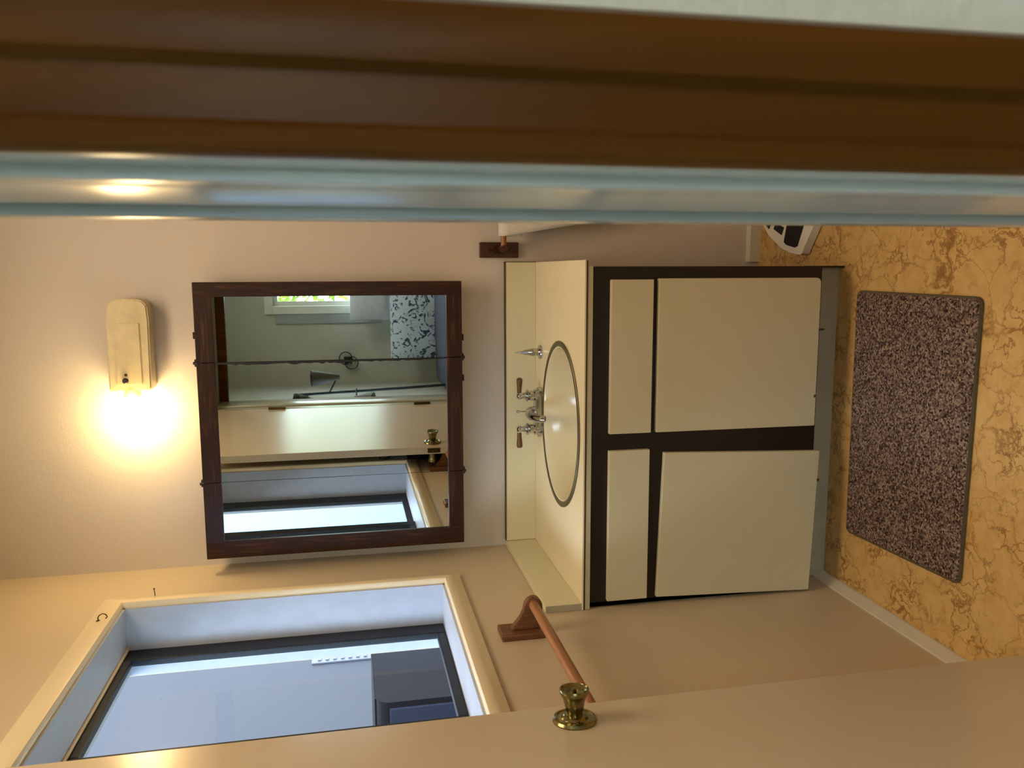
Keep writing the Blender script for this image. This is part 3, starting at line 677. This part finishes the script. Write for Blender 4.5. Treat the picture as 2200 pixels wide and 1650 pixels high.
# ------------------------------------------------------------------ bedroom behind the camera, seen in the mirror
def simple_window(name, axis, a0, a1, z0, z1, pos, outsign, blind=None):
    w = bpy.data.objects.new(name, None); COL.objects.link(w); struct(w)
    w.location = ((a0 + a1) / 2, pos, z0) if axis == 'y' else (pos, (a0 + a1) / 2, z0)
    def bb(bm, s0, s1, d0, d1, q0, q1, bev=0):
        lo, hi = sorted((pos + outsign * d0, pos + outsign * d1))
        if axis == 'y': box(bm, s0, s1, lo, hi, q0, q1, bev=bev)
        else: box(bm, lo, hi, s0, s1, q0, q1, bev=bev)
    c = .07
    for s0, s1, q0, q1 in ((a0 - c, a1 + c, z1, z1 + c), (a0 - c, a1 + c, z0 - c, z0), (a0 - c, a0, z0, z1), (a1, a1 + c, z0, z1)):
        bm = bmesh.new(); bb(bm, s0, s1, -.018, .0, q0, q1, .004); obj('window_casing', bm, M['white'], w)
    bm = bmesh.new(); m = (a0 + a1) / 2
    bb(bm, a0, a1, .03, .06, z0, z0 + .04); bb(bm, a0, a1, .03, .06, z1 - .04, z1); bb(bm, a0, a0 + .04, .03, .06, z0 + .04, z1 - .04); bb(bm, a1 - .04, a1, .03, .06, z0 + .04, z1 - .04); bb(bm, m - .02, m + .02, .03, .06, z0 + .04, z1 - .04)
    f = obj('sash', bm, M['white'], w)
    bm = bmesh.new(); bb(bm, a0 + .03, a1 - .03, .043, .047, z0 + .03, z1 - .03); obj('pane', bm, M['glass'], f)
    return w
simple_window('window_2', 'y', V[0], V[1], V[2], V[3], RY, -1)
simple_window('window_3', 'x', U[0], U[1], U[2], U[3], RX0, -1)
o = obj('window_panel', B(-.455, -.325, RY + .001, RY + .012, V[2] + .02, V[3] - .02, bev=.003), M['blind']); tag(o, 'grey board beside the green lit bedroom window in the mirror', 'board')

bed = thing('bed', 'bed with white sheet and navy blanket reflected in the mirror', 'bed', (.1, -1.45, 0))
obj('bed_frame', B(-.9, 1.0, -2.18, -.72, .08, .3, bev=.01), M['darkwood_x'], bed)
for x in (-.85, .95):
    for y in (-2.12, -.78): obj('leg', B(x - .03, x + .03, y - .03, y + .03, 0, .08), M['darkwood'], bed)
obj('mattress', B(-.88, .98, -2.16, -.74, .3, .52, bev=.04, seg=3), M['bedwhite'], bed, smooth=True)
def cloth_box(bm, x0, x1, y0, y1, z0, z1, amp, seed):
    t = bmesh.new(); bmesh.ops.create_cube(t, size=1); bmesh.ops.subdivide_edges(t, edges=t.edges[:], cuts=9, use_grid_fill=True)
    for v in t.verts:
        x, y, z = v.co; k = (1 - abs(2 * x) ** 4 * .3) * (1 - abs(2 * y) ** 4 * .3)
        p = Vector((x, y, z * k)); p = Vector(((x0 + x1) / 2 + p.x * (x1 - x0), (y0 + y1) / 2 + p.y * (y1 - y0), (z0 + z1) / 2 + p.z * (z1 - z0)))
        p += noise.noise_vector(p * 5 + Vector((seed, 0, 0))) * amp; v.co = p
    merge(bm, t)
bm = bmesh.new(); cloth_box(bm, -.92, 1.0, -1.93, -.7, .5, .70, .02, 1); obj('blanket', bm, M['blanket'], bed, smooth=True)
def pillow(x, y, z, w, h, d, rot, m, name, lab):
    t = bmesh.new(); bmesh.ops.create_cube(t, size=1); bmesh.ops.subdivide_edges(t, edges=t.edges[:], cuts=7, use_grid_fill=True)
    for v in t.verts:
        a, b, c = v.co * 2; k = math.sqrt(max(0, (1 - abs(a) ** 2.6) * (1 - abs(b) ** 2.6)))
        v.co = Vector((a * w / 2, b * h / 2, c * d / 2 * (.12 + .88 * k)))
    bmesh.ops.transform(t, matrix=Matrix.Translation((x, y, z)) @ Matrix.Rotation(rot[1], 4, 'Z') @ Matrix.Rotation(rot[0], 4, 'X'), verts=t.verts[:])
    tag(obj(name, t, m, smooth=True), lab, 'pillow')
pillow(-.47, -2.06, .80, .62, .50, .13, (math.radians(78), 0), M['pattern'], 'pillow', 'blue and white patterned pillow propped on the bed in the mirror')
pillow(.25, -2.06, .80, .62, .50, .13, (math.radians(78), .05), M['bedwhite'], 'pillow', 'plain white pillow propped at the bed head under the window')
pillow(-.20, -2.07, 1.215, .44, .34, .12, (math.radians(86), -.1), M['bedwhite'], 'cushion', 'white cushion perched high below the bedroom window in the mirror')

fl_ = thing('floor_lamp', 'dark pole floor lamp with three cone shades reflected in the mirror', 'lamp', (-.905, -1.2, 0))
bm = bmesh.new(); lathe(bm, [(0, 0), (.12, 0), (.12, .015), (.02, .03), (0, .03)], 28, T((-.86, -1.2, 0))); obj('base', bm, M['pole'], fl_, smooth=True)
bm = bmesh.new(); tube(bm, [(-.86, -1.2, .02), (-.905, -1.2, 1.0), (-.935, -1.2, 1.83)], .011, 12); obj('pole', bm, M['pole'], fl_, smooth=True)
for (p, tip, base) in (((-.92, -1.2, 1.56), (-.80, -1.16, 1.50), (-.80, -1.12, 1.69)), ((-.93, -1.2, 1.74), (-.965, -1.1, 1.70), (-.96, -1.04, 1.80)), ((-.90, -1.2, 1.36), (-.96, -1.1, 1.36), (-.97, -1.05, 1.24))):
    p, tip, base = Vector(p), Vector(tip), Vector(base); ax = (base - tip)
    bm = bmesh.new(); L_ = ax.length; lathe(bm, [(0, -.02), (.018, -.015), (.022, .02 * L_), (.045, L_ * .5), (.062, L_), (.059, L_), (.042, L_ * .5), (.018, .03 * L_)], 24, T(tip, ax)); sh = obj('lamp_shade', bm, M['shade'], fl_, smooth=True)
    bm = bmesh.new(); tube(bm, [p, tip], .006, 8); obj('arm', bm, M['pole'], fl_, smooth=True)

sq = thing('wall_sconce', 'small black sconce with wire loops on the bedroom wall in the mirror', 'sconce', (-.77, RY, 1.41))
obj('sconce_body', B(-.81, -.75, RY, RY + .06, 1.38, 1.45, bev=.004), M['black'], sq)
bm = bmesh.new()
for dx, dz in ((.02, .02), (-.02, -.03)):
    tube(bm, [(-.78 + dx + .055 * math.cos(a), RY + .07, 1.415 + dz + .055 * math.sin(a)) for a in [2 * PI * k / 24 for k in range(25)]], .0045, 8)
tube(bm, [(-.78, RY + .05, 1.415), (-.76, RY + .07, 1.38)], .004, 6)
obj('wire_loop', bm, M['pole'], sq, smooth=True)

# shrub outside the rear bedroom window
def shrub(x, y, h, r, seed, lab):
    t = thing('shrub', lab, 'shrub', (x, y, -.13)); rnd = random.Random(seed)
    bm = bmesh.new()
    for k in range(5):
        a = k * 1.3; tube(bm, [(x, y, -.13), (x + .1 * math.cos(a), y + .1 * math.sin(a), h * .3), (x + r * .5 * math.cos(a), y + r * .5 * math.sin(a), h * .8)], [.04, .03, .01], 7)
    obj('stem', bm, M['bark'], t, smooth=True)
    bm = bmesh.new()
    for k in range(2600):
        d = Vector((rnd.gauss(0, 1), rnd.gauss(0, 1), rnd.gauss(0, 1))).normalized() * rnd.uniform(.55, 1)
        c = Vector((x + d.x * r, y + d.y * r * .7, h * .55 + d.z * h * .5)); u = Vector((rnd.uniform(-1, 1), rnd.uniform(-1, 1), rnd.uniform(-1, 1))).normalized(); w = u.orthogonal().normalized(); s = rnd.uniform(.04, .07)
        bm.faces.new([bm.verts.new(c + q) for q in (-u * s, w * s * .45, u * s, -w * s * .45)])
    o = obj('foliage', bm, M['leaf'], t); o['kind'] = 'stuff'
shrub(-.2, -4.9, 2.6, .9, 1, 'bright green shrub outside the bedroom window, the nearer to the mirror edge')
shrub(1.9, -5.1, 2.8, .9, 2, 'bright green shrub further right outside the bedroom window')
